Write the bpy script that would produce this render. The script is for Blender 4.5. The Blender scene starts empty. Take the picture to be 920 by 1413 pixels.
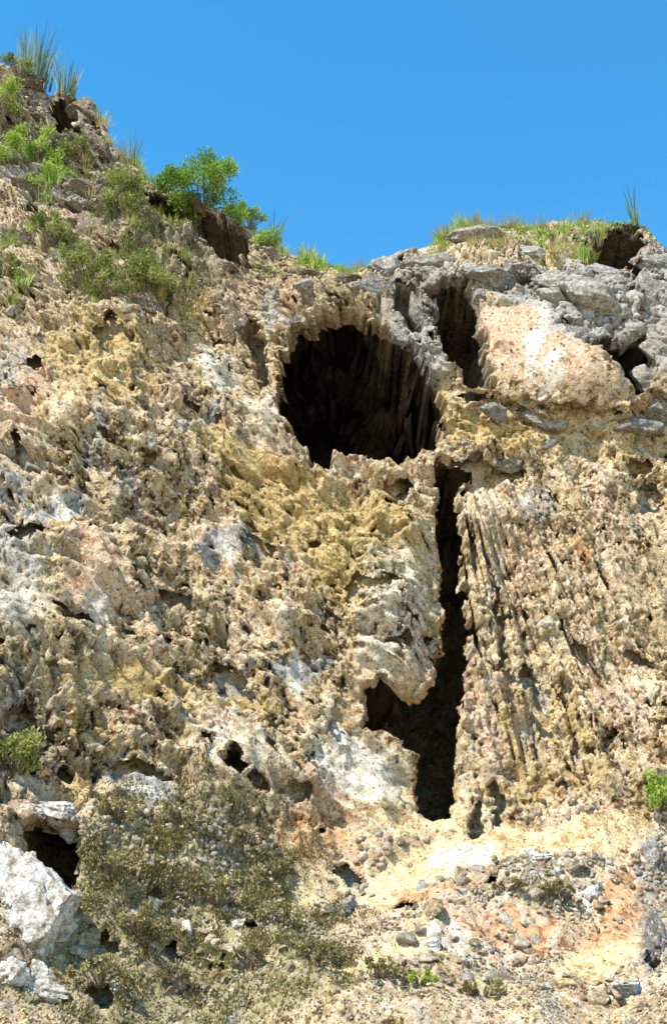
import bpy, bmesh, math, random
import numpy as np
from mathutils import Vector, Matrix, Quaternion
R = math.radians
random.seed(7); rng = np.random.default_rng(7)
sc = bpy.context.scene

# ------------------------------------------------------------------ camera
FPX, PITCH, EYE = 1700.0, R(22.0), 1.6          # focal length in photo pixels (920 x 1413)
cam = bpy.data.cameras.new('camera'); cam_o = bpy.data.objects.new('camera', cam)
sc.collection.objects.link(cam_o); sc.camera = cam_o
cam.sensor_fit = 'VERTICAL'; cam.sensor_height = 36.0; cam.sensor_width = 24.0
cam.lens = FPX / 1413.0 * 36.0
cam.clip_start = 0.1; cam.clip_end = 3000
cam_o.location = (0, 0, EYE); cam_o.rotation_euler = (R(90) + PITCH, 0, 0)

# ------------------------------------------------------------------ sky + sun
SUN_EL, SUN_AZ = R(52), R(226)                  # azimuth clockwise from +Y (the cliff lies towards +Y)
w = bpy.data.worlds.new('World'); sc.world = w; w.use_nodes = True
nt = w.node_tree
sky = nt.nodes.new('ShaderNodeTexSky'); sky.sky_type = 'NISHITA'; sky.sun_disc = False
sky.sun_elevation = SUN_EL; sky.sun_rotation = SUN_AZ
sky.air_density = 1.0; sky.dust_density = 0.0; sky.ozone_density = 1.3; sky.altitude = 300
hs = nt.nodes.new('ShaderNodeHueSaturation'); hs.inputs['Saturation'].default_value = 1.36; hs.inputs['Value'].default_value = 1.15; hs.inputs['Hue'].default_value = 0.488
bgn = nt.nodes['Background']; bgn.inputs['Strength'].default_value = 0.15
nt.links.new(sky.outputs[0], hs.inputs['Color']); nt.links.new(hs.outputs[0], bgn.inputs['Color'])
sun = bpy.data.lights.new('sun', 'SUN'); sun.energy = 5.0; sun.angle = R(0.5); sun.color = (1.0, 0.94, 0.82)
sun_o = bpy.data.objects.new('sun', sun); sc.collection.objects.link(sun_o)
sv = Vector((math.sin(SUN_AZ) * math.cos(SUN_EL), math.cos(SUN_AZ) * math.cos(SUN_EL), math.sin(SUN_EL)))
sun_o.rotation_euler = (-sv).to_track_quat('-Z', 'Y').to_euler(); sun_o.location = (-20, -20, 40)
sc.view_settings.view_transform = 'Standard'; sc.view_settings.look = 'None'
sc.view_settings.exposure = 0.92; sc.view_settings.gamma = 1.0

# ------------------------------------------------------------------ numpy noise (2-D)
def h2(i, j, s):
    n = (i.astype(np.int64) * 374761393 + j.astype(np.int64) * 668265263 + s * 974634777) & 0xffffffff
    n = ((n ^ (n >> 13)) * 1274126177) & 0xffffffff
    n = ((n ^ (n >> 16)) * 2246822519) & 0xffffffff
    return ((n ^ (n >> 15)) & 0xffffff) / float(0x1000000)
def noise(x, y, s=0):
    i = np.floor(x); j = np.floor(y); fx = x - i; fy = y - j
    ux = fx * fx * fx * (fx * (fx * 6 - 15) + 10); uy = fy * fy * fy * (fy * (fy * 6 - 15) + 10)
    def g(di, dj):
        a = h2(i + di, j + dj, s) * 6.2831853
        return np.cos(a) * (fx - di) + np.sin(a) * (fy - dj)
    a = g(0, 0); b = g(1, 0); c = g(0, 1); d = g(1, 1)
    return ((a + (b - a) * ux) * (1 - uy) + (c + (d - c) * ux) * uy) * 1.5
def fbm(x, y, o=4, s=0, gain=.5):
    t = 0; a = 1.0
    for k in range(o):
        t = t + a * noise(x * 2.03 ** k + 13.7 * k, y * 2.03 ** k - 7.1 * k, s + k); a *= gain
    return t
def voro(x, y, s=0):
    """distance to nearest and second cell point, and the nearest cell's random number"""
    i = np.floor(x); j = np.floor(y)
    f1 = np.full(x.shape, 9.0); f2 = np.full(x.shape, 9.0); r = np.zeros(x.shape)
    for di in (-1, 0, 1):
        for dj in (-1, 0, 1):
            ci = i + di; cj = j + dj
            d = np.hypot(ci + h2(ci, cj, s) - x, cj + h2(ci, cj, s + 1) - y)
            m = d < f1
            f2 = np.where(m, f1, np.minimum(f2, d)); r = np.where(m, h2(ci, cj, s + 2), r); f1 = np.where(m, d, f1)
    return f1, f2, r
def sm(a, b, x):
    t = np.clip((x - a) / (b - a), 0, 1); return t * t * (3 - 2 * t)

# ------------------------------------------------------------------ camera <-> place
CT, ST = math.cos(PITCH), math.sin(PITCH)
def project(x, y, z):
    d = y * CT + (z - EYE) * ST; u = -y * ST + (z - EYE) * CT
    return 460 + FPX * x / d, 706.5 - FPX * u / d
def ray(px, py):
    a = (px - 460) / FPX; b = (706.5 - py) / FPX
    return a, CT - b * ST, ST + b * CT
# skyline of the place: photo direction + the distance (m, along y) of the ridge there
SKY = [(-330, -110, 35.5), (-120, 20, 35), (0, 92, 34), (60, 118, 33.4), (110, 135, 33), (140, 165, 32.6), (160, 205, 32.2), (205, 245, 31.7),
       (240, 272, 31.4), (300, 292, 31), (345, 315, 30.6), (375, 340, 30.2), (410, 353, 29.8), (450, 362, 29.4),
       (488, 378, 29), (515, 366, 28.8), (545, 350, 28.6), (600, 334, 28.4), (640, 322, 28.3), (700, 315, 28.2),
       (760, 308, 28.1), (830, 310, 28), (885, 318, 28), (910, 345, 28), (960, 365, 28), (1100, 330, 28.3), (1300, 300, 29)]
rx, rz_, ry = [], [], []
for px, py, yy in SKY:
    a, b, c = ray(px, py); t = yy / b; rx.append(a * t); rz_.append(EYE + c * t); ry.append(yy)
rx = np.array([-60, -30] + rx + [30, 60]); rz_ = np.array([rz_[0] - 3, rz_[0] + 1] + rz_ + [rz_[-1] + 1, rz_[-1] - 3])
ry = np.array([40, 37] + ry + [32, 40])
# profiles y(z) of the cliff at some x
PROF = {
 -60: [(-2, 22), (5, 27), (12, 30), (20, 33), (30, 37)],
 -12: [(-2, 14.5), (1.5, 16.0), (5, 18), (10, 21.5), (15, 24.6), (20, 27.4), (25, 30.2), (32, 34.5)],
 -6: [(-2, 15.5), (1.5, 18.0), (3, 19.0), (6, 20.7), (10, 22.8), (15, 25.2), (20, 27.6), (25, 30.5), (30, 33.5)],
 -2.5: [(-2, 16.0), (1.5, 19.4), (3, 21.0), (5, 22.4), (8, 23.8), (12, 25.4), (15, 26.2), (18, 27.6), (21, 29.6), (28, 33)],
 0.4: [(-2, 15.5), (1.2, 19.2), (2.4, 20.9), (4, 22.9), (5, 23.7), (8, 24.5), (12, 25.5), (14, 26.0), (18, 26.6), (20, 28.6), (25, 32)],
 2.6: [(-2, 15.5), (1.2, 19.2), (2.4, 20.9), (4, 23.4), (5, 23.9), (8, 24.6), (12, 25.4), (14, 25.9), (16, 25.6), (19, 26.2), (21, 28.0), (25, 30)],
 5.5: [(-2, 15.5), (1.2, 19.4), (2.4, 21.0), (3.8, 23.1), (5, 23.8), (8, 24.5), (12, 25.2), (14, 25.6), (15, 24.9), (19, 25.5), (21, 27.0), (25, 29)],
 10: [(-2, 15.0), (1.2, 18.8), (2.4, 20.6), (4, 22.6), (6, 23.5), (8, 24), (12, 24.8), (14, 25.2), (15, 24.8), (19, 25.6), (22, 27.3), (25, 29)],
 60: [(-2, 24), (5, 28), (14, 30), (22, 34), (30, 38)]}
ZT = np.linspace(-2, 34, 361); PX = np.array(sorted(PROF))
PT = []
for k in PX:
    p = np.array(PROF[k], float); PT.append(np.interp(ZT, p[:, 0], p[:, 1]))
PT = np.array(PT)
ker = np.hanning(11); ker /= ker.sum()
PT = np.array([np.convolve(np.pad(r, 5, 'edge'), ker, 'valid') for r in PT])
def F0(x, z):
    i = np.clip(np.searchsorted(PX, x) - 1, 0, len(PX) - 2)
    f = np.clip((x - PX[i]) / (PX[i + 1] - PX[i]), 0, 1); f = f * f * (3 - 2 * f) * .5 + f * .5
    q = np.clip((z + 2) / 0.1, 0, 359.999); j = q.astype(int); g = q - j
    a = PT[i, j] * (1 - g) + PT[i, j + 1] * g; b = PT[i + 1, j] * (1 - g) + PT[i + 1, j + 1] * g
    return a + (b - a) * f
def F(x, z):
    x = np.asarray(x, float); z = np.asarray(z, float)
    H = np.interp(x, rx, rz_); yr = np.interp(x, rx, ry)
    return F0(x, z) + (yr - F0(x, H)) * sm(0, 1, (z - (H - 5)) / 5)

# ------------------------------------------------------------------ cliff sheet
xd = np.linspace(-11.8, 10.6, 830)
xs = np.concatenate([-np.linspace(58, 12.2, 40) , xd, np.linspace(11.0, 58, 40)])
NS = 860
s1 = np.linspace(0, 1, NS)
s1 = np.concatenate([np.linspace(0, .085, 30, endpoint=False), np.linspace(.085, 1, NS - 30)])
Zb = -1.5
H = np.interp(xs, rx, rz_)
X = np.repeat(xs[None, :], NS, 0); Z = Zb + s1[:, None] * (H[None, :] - Zb)
Y = F(X, Z)
# arc-length chart for the noise
dW = np.hypot(np.diff(Z, axis=0), np.diff(Y, axis=0)); W = np.vstack([np.zeros((1, len(xs))), np.cumsum(dW, 0)])
A, B = project(X, Y, Z)                                  # photo direction of every point of the smooth cliff
wA = A + 9 * noise(X / .5, W / .5, 91) + 5 * noise(X / .17, W / .17, 92)
wB = B + 9 * noise(X / .5, W / .5, 93) + 5 * noise(X / .17, W / .17, 94)
def sdf(poly, a, b):
    """signed distance (positive inside) to a polygon given in photo directions"""
    poly = np.array(poly, float); x0, y0 = poly.min(0) - 60; x1, y1 = poly.max(0) + 60
    m = (a > x0) & (a < x1) & (b > y0) & (b < y1)
    p = a[m]; q = b[m]; d = np.full(p.shape, 1e9); ins = np.zeros(p.shape, bool)
    for k in range(len(poly)):
        ax, ay = poly[k]; bx, by = poly[(k + 1) % len(poly)]
        ex, ey = bx - ax, by - ay
        t = np.clip(((p - ax) * ex + (q - ay) * ey) / (ex * ex + ey * ey + 1e-9), 0, 1)
        d = np.minimum(d, np.hypot(p - ax - t * ex, q - ay - t * ey))
        c = (ay > q) != (by > q); ins ^= c & (p < ex * (q - ay) / (ey if ey else 1e-9) + ax)
    out = np.full(a.shape, -1e3); out[m] = np.where(ins, d, -d); return out
def blobs(L, a, b, soft=.5):
    o = np.zeros(a.shape)
    for (cx, cy, rx_, ry_, ang, *amp) in L:
        c, s = math.cos(R(ang)), math.sin(R(ang)); u = ((a - cx) * c + (b - cy) * s) / rx_; v = (-(a - cx) * s + (b - cy) * c) / ry_
        o = np.maximum(o, (amp[0] if amp else 1) * (1 - sm(1 - soft, 1 + soft, np.hypot(u, v))))
    return o
CAVE = [(384, 520), (394, 488), (420, 460), (450, 446), (490, 441), (535, 452), (568, 474), (590, 508), (606, 550), (609, 592),
        (592, 618), (552, 638), (510, 641), (470, 629), (430, 628), (405, 597), (388, 560)]
SLOT = [(602, 655), (628, 655), (632, 720), (636, 800), (646, 880), (640, 940), (632, 1000), (626, 1118), (586, 1112), (580, 1030), (540, 1005),
        (502, 1000), (500, 952), (532, 946), (548, 962), (590, 966), (602, 920), (608, 860), (604, 780), (602, 700)]
RECESS = [(594, 394), (646, 386), (656, 430), (664, 480), (674, 525), (646, 532), (632, 500), (616, 475), (602, 440)]
SLAB = [(664, 428), (722, 414), (775, 448), (832, 495), (872, 530), (868, 560), (780, 556), (690, 550), (672, 505)]
CREV = [(8, 1142), (50, 1136), (92, 1150), (104, 1190), (98, 1262), (76, 1262), (66, 1225), (40, 1195), (18, 1165)]
sd_cave = sdf(CAVE, wA, wB) + 5; sd_slot = sdf(SLOT, wA, wB) + 4; sd_rec = sdf(RECESS, wA, wB) + 3; sd_slab = sdf(SLAB, wA, wB); sd_crev = sdf(CREV, wA, wB)

# --- what each stretch of the rock is made of (colour masks)
grey = blobs([(830, 425, 110, 60, 15), (905, 430, 40, 90, 0), (740, 395, 90, 30, 0), (590, 440, 60, 90, 0), (82, 700, 18, 40, 70, .9), (312, 750, 20, 45, 75, .9), (408, 925, 16, 55, 85, .9),
              (200, 1090, 60, 22, 35, .9), (60, 245, 70, 30, 15, .9), (120, 270, 50, 25, 0, .8), (270, 590, 16, 60, 60, .7), (640, 890, 60, 30, 70, .4), (20, 520, 40, 60, 0, .6), (20, 750, 50, 160, 0, .6), (20, 950, 40, 70, 0, .5), (230, 1180, 60, 40, 30, .5),
              (740, 900, 50, 120, 0, .35), (680, 1250, 130, 26, -5, .5), (900, 1190, 30, 60, 0, .9), (900, 1290, 25, 60, 0, .8), (380, 430, 22, 30, 0, .9), (740, 700, 40, 30, 0, .6)], wA, wB)
white = blobs([(742, 475, 14, 60, 8), (760, 520, 14, 40, 20, .8), (300, 510, 26, 60, -25, .8), (575, 425, 8, 34, -10), (85, 700, 12, 34, -5), (405, 935, 10, 40, 0), (320, 765, 10, 25, 0, .8), (195, 1085, 50, 8, 35, .9),
               (540, 860, 60, 110, 0, .7), (490, 1060, 90, 60, 20, .8), (640, 1185, 50, 22, -10, .9), (330, 1040, 90, 50, 30, .6), (130, 845, 30, 30, 0, .7), (30, 840, 40, 50, 20, .6), (360, 580, 40, 60, 40, .6), (300, 960, 50, 40, 30, .5),
               (730, 1190, 60, 14, -8, .8), (810, 1240, 20, 20, 0, .8), (620, 1310, 60, 20, 0, .7), (860, 1365, 40, 12, 0), (655, 770, 60, 140, 0, .4), (800, 840, 80, 60, 20, .4), (60, 1120, 40, 18, 20, .7)], wA, wB)
ochre = blobs([(400, 700, 120, 60, 35), (500, 760, 80, 90, 20, .9), (140, 500, 100, 70, 20, .7), (220, 945, 110, 22, 15), (700, 600, 110, 35, 0, .8), (450, 400, 90, 30, 5, .7), (300, 620, 60, 30, 35, .7), (110, 1000, 40, 24, 20, .8), (100, 1090, 30, 40, 20, .8),
               (805, 765, 9, 18, -20), (850, 610, 60, 40, 0, .6), (760, 1080, 120, 30, -10, .6), (600, 545, 25, 60, 0, .8), (640, 600, 30, 40, 0, .9), (240, 420, 70, 40, 35, .6), (850, 1310, 50, 20, -20, .6), (700, 1010, 14, 70, -25, .7), (790, 1000, 16, 70, -30, .7), (345, 970, 50, 18, 30, .7)], wA, wB)
pink = blobs([(45, 555, 30, 60, 20), (120, 790, 40, 70, 10, .9), (430, 1145, 80, 80, 20, 1), (520, 1225, 100, 30, -8, .9), (860, 1240, 22, 28, 0), (850, 1270, 60, 24, -30, .7), (700, 1295, 110, 26, 0, 1), (860, 1240, 40, 44, 0, 1), (600, 1240, 110, 24, -10, 1), (330, 430, 30, 60, 20, .8), (400, 420, 40, 18, 0, .8), (130, 330, 30, 60, -25, .7),
              (740, 480, 90, 60, 20, .9), (720, 780, 30, 70, 0, .6), (530, 1290, 60, 24, -10, .6), (600, 1230, 120, 16, -8, .6), (800, 1130, 80, 20, -10, .6), (420, 1230, 40, 60, 0, .5), (900, 560, 30, 14, 0, .8)], wA, wB)
moss = blobs([(265, 1255, 210, 150, 10, 1), (260, 1370, 260, 50, 0, 1), (330, 1140, 110, 60, 15, .8), (150, 1330, 120, 60, 0, .9), (740, 1235, 70, 26, 0, .8), (30, 900, 40, 60, 0, .6), (25, 1035, 50, 34, 0, 1), (520, 790, 60, 60, 20, .6), (400, 800, 80, 60, 30, .4), (200, 760, 60, 40, 0, .3),
              (740, 330, 140, 22, 0, .8), (240, 360, 70, 60, 30, .8), (60, 200, 70, 40, 10, .8), (170, 280, 50, 50, 30, .8), (370, 330, 40, 40, 30, .6), (90, 350, 70, 30, 10, .5), (680, 660, 60, 20, -20, .5), (500, 1320, 90, 40, 0, .4), (700, 1350, 200, 20, 0, .4), (60, 130, 80, 40, 30, .5)], wA, wB)
straw = blobs([(600, 1195, 110, 34, -22), (680, 1165, 70, 24, -12), (820, 1155, 100, 24, -8, .95), (520, 1340, 80, 20, -18, .9), (830, 1315, 80, 26, -25, .95), (560, 1110, 90, 50, 10, .7), (440, 1180, 60, 80, 0, .6), (600, 1130, 60, 20, 0, .9)], wA, wB)
rough = 1 - .85 * np.maximum(sm(-4, 10, sd_slab), np.maximum(straw * .9, white * .45))
rough *= 1 - .8 * blobs([(88, 700, 22, 44, 0), (130, 805, 38, 60, 0), (314, 760, 20, 40, 0), (408, 930, 18, 52, 0), (205, 1090, 64, 16, 35), (500, 1075, 60, 40, 0, .6)], wA, wB)
rough *= .5 + .5 * sm(-.35, .25, fbm(X / 2.1, W / 2.1, 3, 201))
fanm = blobs([(735, 860, 120, 210, -8)], A, B)
scree = sm(1090, 1210, wB)                                    # loose ground below the wall
topm = sm(0, 1, (Z - (H[None, :] - 1.6)) / 1.6)               # rounded crest
scrub = blobs([(260, 1255, 190, 150, 10), (250, 1370, 230, 50, 0), (430, 1350, 90, 50, 0), (130, 1180, 60, 60, 0)], wA, wB)

# --- relief, in metres, positive = out of the wall
D = .42 * fbm(X / 3.2, W / 3.2, 3, 11)
def rot(ang):
    c, s = math.cos(R(ang)), math.sin(R(ang)); return X * c + W * s, -X * s + W * c
uL, vL = rot(-38); uR, vR = rot(-72)
selR = sm(600, 660, A) * sm(560, 640, B)
calm = 1 - .8 * scree
rid = 1 - np.abs(fbm(uL / 1.7, vL / .75, 3, 21)) * 2
rdR = 1 - np.abs(fbm(uR / 2.6, vR / .7, 3, 23)) * 2
D += (.20 * rid * (1 - selR) + .12 * rdR * selR) * calm
# fractured blocks
f1, f2, cr = voro(uL / 1.05 + .3 * noise(X, W, 5), vL / .62 + .3 * noise(X, W, 6), 31)
blk = blobs([(150, 240, 220, 150, 30), (740, 430, 230, 120, 5), (560, 400, 80, 60, 0), (60, 1000, 110, 160, 0, .7), (400, 420, 90, 60, 0, .5)], A, B)
D += blk * ((cr - .5) * .5 - .2 * (1 - sm(.0, .15, f2 - f1)))
# broken faces: every fragment is a plane with its own tilt
def facets(u, v, su, sv, slope, seed):
    x, y = u / su, v / sv; i = np.floor(x); j = np.floor(y); best = np.full(x.shape, 9.0); out = np.zeros(x.shape)
    for di in (-1, 0, 1):
        for dj in (-1, 0, 1):
            ci = i + di; cj = j + dj; ex = x - ci - h2(ci, cj, seed); ey = y - cj - h2(ci, cj, seed + 1); d = np.hypot(ex, ey); m = d < best
            h = (h2(ci, cj, seed + 2) - .5) * 2 * ex * su + (h2(ci, cj, seed + 3) - .5) * 2 * ey * sv + (h2(ci, cj, seed + 4) - .5) * .5 * sv
            out = np.where(m, h, out); best = np.where(m, d, best)
    return out * slope
jx = .12 * noise(X / .35, W / .35, 161); jy = .12 * noise(X / .35, W / .35, 162)
D += rough * calm * (1 - .5 * selR) * (facets(uL + jx, vL + jy, 1.3, .75, .46, 171) * (.6 + .4 * blk) + facets(uL + jx, vL + jy, .55, .32, .32, 181))
D += rough * calm * selR * .5 * facets(uR + jx, vR + jy, 1.1, .30, .50, 191)
# smaller angular fragments along the bedding
k1, k2, kr = voro(uL / .46 + .35 * noise(X / .3, W / .3, 9), vL / .25 + .3 * noise(X / .3, W / .3, 10), 35)
D += rough * calm * (1 - .6 * selR) * ((kr - .5) * .07 - .04 * (1 - sm(0, .14, k2 - k1)))
# cobbles and gravel grains standing in the matrix
g1, g2, c1 = voro(X / .26 + .3 * noise(X / .2, W / .2, 7), W / .22, 41)
D += rough * np.where(c1 > .4, .032 * np.clip(1 - (g1 / .55) ** 2, 0, 1) * (.4 + c1), -.01)
e1, e2, c2 = voro(X / .115 + .2 * noise(X / .1, W / .1, 8), W / .10, 51)
D += rough * .032 * np.clip(1 - (e1 / .6) ** 2, 0, 1) * (c2 - .15)
D += rough * .05 * fbm(uL / .42, vL / .24, 4, 61, .6) * (1 - .4 * scree)
# pits: open holes, elongated along the bedding, more of them where the wall is rotten
pz = .5 + .6 * fbm(X / 1.9, W / 1.9, 2, 71)
nL = fbm(uL / .40, vL / .24, 3, 72); nR = fbm(uR / .40, vR / .15, 3, 73)
npit = nL * (1 - selR) + nR * selR + .38 * (pz - .5)
sp = fbm(uL / .17, vL / .11, 2, 76) * (1 - selR) + fbm(uR / .19, vR / .085, 2, 77) * selR + .30 * (pz - .5)
seen = (A > 0) & (A < 920) & (B > 380) & (B < 1100)
okp = sm(.35, .6, rough) * (1 - topm) * (1 - .75 * scree)
q1 = np.quantile(npit[seen], .93); q2 = np.quantile(sp[seen], .925)
crk = .055 - np.abs(fbm(uL / 2.4 + .2 * jx, vL / .8, 4, 211, .55)) - .25 * (1 - sm(.0, .25, noise(X / 1.7, W / 1.1, 212))) - selR   # long cracks along the bedding
PIT = np.maximum(np.maximum((npit - q1) / .10, (sp - q2) / .12), crk / .05) - 6 * (1 - okp)          # > 0 : hole
# fan of straight ribs under the right-hand ledge
fa = np.degrees(np.arctan2(A - 560, B - 380)); fr = np.hypot(A - 560, B - 380)
fan = fbm(fa / 1.7, fr / 240, 3, 81)
D += fanm * .11 * (1 - 2.2 * np.abs(fan))
slit = fan + .30 * noise(fr / 60, fa / 3, 83); PIT = np.maximum(PIT, (slit - np.quantile(slit[fanm > .5], .90)) / .12 - 6 * (1 - fanm) * (fanm < .6))
# holes and slits one can name (photo direction, half sizes in px, tilt, depth m)
HOLES = [(32, 632, 13, 9, 0, .4), (52, 654, 12, 6, 10, .3), (45, 748, 24, 11, -15, .5), (98, 852, 32, 7, 25, .45), (20, 730, 16, 10, 0, .4), (165, 482, 18, 12, 30, .4), (52, 508, 10, 9, 0, .3), (150, 465, 12, 16, 0, .3),
         (352, 748, 8, 16, -35, .5), (365, 768, 12, 10, 30, .4), (434, 752, 11, 7, 0, .4), (300, 938, 8, 20, -10, .4), (316, 935, 26, 10, 10, .4), (335, 965, 26, 12, 35, .5), (320, 1055, 14, 14, 20, .6), (190, 1060, 44, 7, 28, .4),
         (355, 1085, 18, 8, 30, .4), (405, 1095, 20, 9, 25, .4), (95, 1062, 14, 9, 20, .4), (60, 1005, 20, 9, 20, .5), (25, 1030, 34, 16, 0, .6), (20, 985, 30, 12, 0, .5), (355, 485, 11, 38, -8, .8), (85, 160, 20, 30, -10, .7), (130, 165, 7, 18, -25, .5), (105, 185, 10, 12, 0, .6),
         (240, 298, 46, 15, 25, .9), (305, 330, 50, 24, 35, .8), (250, 380, 14, 8, 30, .4), (232, 420, 6, 18, 0, .5), (60, 300, 20, 10, 30, .5), (100, 232, 14, 8, 0, .5), (20, 185, 12, 9, 0, .4), (200, 235, 10, 12, 30, .4),
         (858, 343, 30, 20, 0, 1.1), (812, 362, 30, 9, 25, .5), (895, 375, 30, 10, 0, .5), (880, 500, 16, 36, 5, .8), (832, 478, 18, 10, 0, .6), (715, 388, 20, 9, 0, .4), (770, 445, 30, 6, 20, .3), (750, 314, 16, 6, 0, .3),
         (560, 420, 12, 28, -15, .7), (700, 548, 60, 8, 3, .6), (540, 358, 20, 8, 0, .5), (680, 670, 46, 8, -25, .7), (645, 660, 30, 12, -20, .6), (550, 685, 16, 10, 0, .4), (700, 935, 24, 7, 25, .5), (735, 960, 7, 46, -22, .5), (760, 1030, 7, 44, -28, .4), (690, 880, 6, 50, -4, .4),
         (688, 1105, 8, 32, -10, .6), (660, 1130, 8, 22, 10, .5), (845, 1020, 10, 7, 0, .4), (800, 905, 12, 7, 30, .3), (880, 905, 24, 7, 25, .4), (520, 830, 34, 8, -5, .3), (492, 830, 10, 20, 0, .4), (545, 900, 20, 6, 0, .3), (240, 830, 22, 9, 20, .35), (180, 800, 14, 8, 10, .3), (225, 835, 14, 8, 0, .3),
         (140, 545, 8, 6, 0, .2), (200, 640, 8, 7, 0, .25), (260, 560, 16, 5, 25, .3), (330, 660, 14, 5, 30, .25), (210, 1235, 12, 8, 20, .3), (240, 1310, 14, 9, 20, .4), (300, 1320, 12, 10, 0, .4), (150, 1300, 14, 8, 20, .35), (345, 1270, 10, 9, 0, .3), (140, 1370, 20, 12, 20, .5),
         (485, 1190, 18, 6, 25, .3), (485, 1240, 8, 12, 0, .3), (560, 1250, 12, 6, 0, .25), (905, 1300, 14, 30, 0, .5), (670, 1230, 10, 8, 0, .3), (900, 680, 14, 20, 0, .4), (885, 640, 14, 8, 0, .3)]
for (cx, cy, a_, b_, an, dep) in HOLES:
    PIT = np.maximum(PIT, (blobs([(cx, cy, a_ * 1.15, b_ * 1.15, an)], wA, wB, .3) - .5) * 2)
# the bright slab, the ledges beside it
D = D * (1 - .96 * sm(-2, 8, sd_slab)) + .30 * sm(-3, 7, sd_slab) + .05 * sm(-2, 8, sd_slab) * noise(X / .5, W / 1.2, 88)
# lip below the cave, buttress left of the slot, crag band
D += .35 * blobs([(475, 655, 90, 16, 6), (640, 640, 60, 14, -20)], wA, wB) + .5 * blobs([(535, 830, 44, 150, 0)], A, B, .5) + .45 * blobs([(562, 385, 18, 34, 10), (470, 410, 80, 22, 0)], wA, wB)
D *= 1 - .5 * topm
D *= 1 - .6 * blobs([(570, 405, 60, 75, 0), (800, 420, 150, 60, 10), (900, 440, 40, 110, 0), (480, 400, 90, 30, 0, .6)], A, B)
SMALL = D.copy()
# horizontal excavations (go straight into the hill)
E = np.zeros_like(D)
def bowl(sd, Rr, dep): t = np.clip(sd / Rr, 0, 1); return dep * np.sqrt(1 - (1 - t) ** 2)
# (outline, how far the hollow widens behind its mouth px, wall run px, depth m)
HOLLOW = [('cave_chamber', sd_cave, 48, 70, 12.0), ('cleft_hollow', sd_slot, 44, 26, 7.0), ('alcove_hollow', sd_rec, 17, 20, 4.2), ('crevice_hollow', sd_crev, 24, 22, 3.5)]
for poly, rad, dep in (([(832, 326), (880, 322), (888, 350), (872, 368), (838, 360)], 16, 2.0), ([(822, 468), (850, 476), (868, 462), (888, 462), (898, 500), (895, 540), (872, 538), (866, 510), (838, 492)], 12, 1.6),
                       ([(205, 274), (240, 282), (285, 300), (335, 315), (350, 345), (340, 366), (318, 350), (280, 328), (240, 308), (206, 300)], 14, 2.0), ([(70, 140), (100, 136), (104, 190), (88, 194), (72, 165)], 12, 1.5),
                       ([(345, 458), (362, 455), (366, 515), (350, 520)], 10, 1.4), ([(545, 402), (575, 400), (582, 452), (556, 446)], 12, 1.6), ([(0, 1018), (30, 1012), (56, 1030), (52, 1056), (0, 1058)], 12, 1.2),
                       ([(305, 1046), (328, 1046), (334, 1066), (312, 1070)], 8, 1.0)):
    near = poly[0] in ((545, 402), (345, 458))
    HOLLOW.append(('hollow', sdf(poly, wA, wB) + 2, 6 if near else 20, rad, dep * (.6 if near else 1.9)))
PIT[(sd_slab > -4) | (H[None, :] - Z < .35)] = -1
cutm = PIT > 0; E += .07 * sm(-.6, 0, PIT)
for nm, sd, grow, rad, dep in HOLLOW:
    E += bowl(sd, 4, .4 if nm != 'cave_chamber' else .6); cutm |= sd > 3
for poly, rad, dep in (([(660, 690), (640, 676), (700, 640), (722, 655), (690, 668)], 6, .7), ([(845, 335), (800, 350), (805, 366), (850, 372)], 5, .5)):
    E += bowl(sdf(poly, wA, wB), rad, dep)
# outward normal of the smooth sheet
dyx = np.gradient(Y, axis=1) / np.gradient(X, axis=1); dyz = np.gradient(Y, axis=0) / np.gradient(Z, axis=0)
n = np.stack([dyx, -np.ones_like(dyx), dyz], -1); n /= np.linalg.norm(n, axis=-1, keepdims=True)
edge = sm(0, 3, 12 + (xs - xs[0])[None, :] * 0 )
damp = np.where((np.abs(X) > 12.5), .8, 1.0)
VX = X + n[..., 0] * D * damp; VY = Y + n[..., 1] * D * damp + E; VZ = Z + n[..., 2] * D * damp
# plateau rows folding back behind the crest
NB = 26; back = np.linspace(0, 1, NB + 1)[1:] ** 1.8 * 60
PXb = np.repeat(VX[-1][None], NB, 0); PYb = VY[-1][None] + back[:, None]
PZb = VZ[-1][None] - .10 * back[:, None] ** 1.0 + .25 * fbm(PXb / 2, PYb / 2, 3, 99) * np.minimum(back / 2, 1)[:, None]
GX = np.vstack([VX, PXb]); GY = np.vstack([VY, PYb]); GZ = np.vstack([VZ, PZb])
def up(a): return np.vstack([a, np.repeat(a[-1:], NB, 0)])
NR_, NC = GX.shape
def grid_mesh(name, gx, gy, gz, cut=None):
    r, c = gx.shape
    me = bpy.data.meshes.new(name); me.vertices.add(r * c)
    me.vertices.foreach_set('co', np.stack([gx, gy, gz], -1).astype(np.float32).ravel())
    idx = np.arange(r * c, dtype=np.int32).reshape(r, c)
    q = np.stack([idx[:-1, :-1], idx[:-1, 1:], idx[1:, 1:], idx[1:, :-1]], -1).reshape(-1, 4)
    if cut is not None: q = q[~cut.ravel()[q].all(1)]
    nf = len(q); q = q.reshape(-1)
    me.loops.add(nf * 4); me.loops.foreach_set('vertex_index', q)
    me.polygons.add(nf); me.polygons.foreach_set('loop_start', np.arange(0, nf * 4, 4, dtype=np.int32))
    me.polygons.foreach_set('use_smooth', np.ones(nf, bool))
    me.update(calc_edges=True); return me
def attr(me, name, a):
    t = me.attributes.new(name, 'FLOAT', 'POINT'); t.data.foreach_set('value', a.astype(np.float32).ravel())

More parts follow.
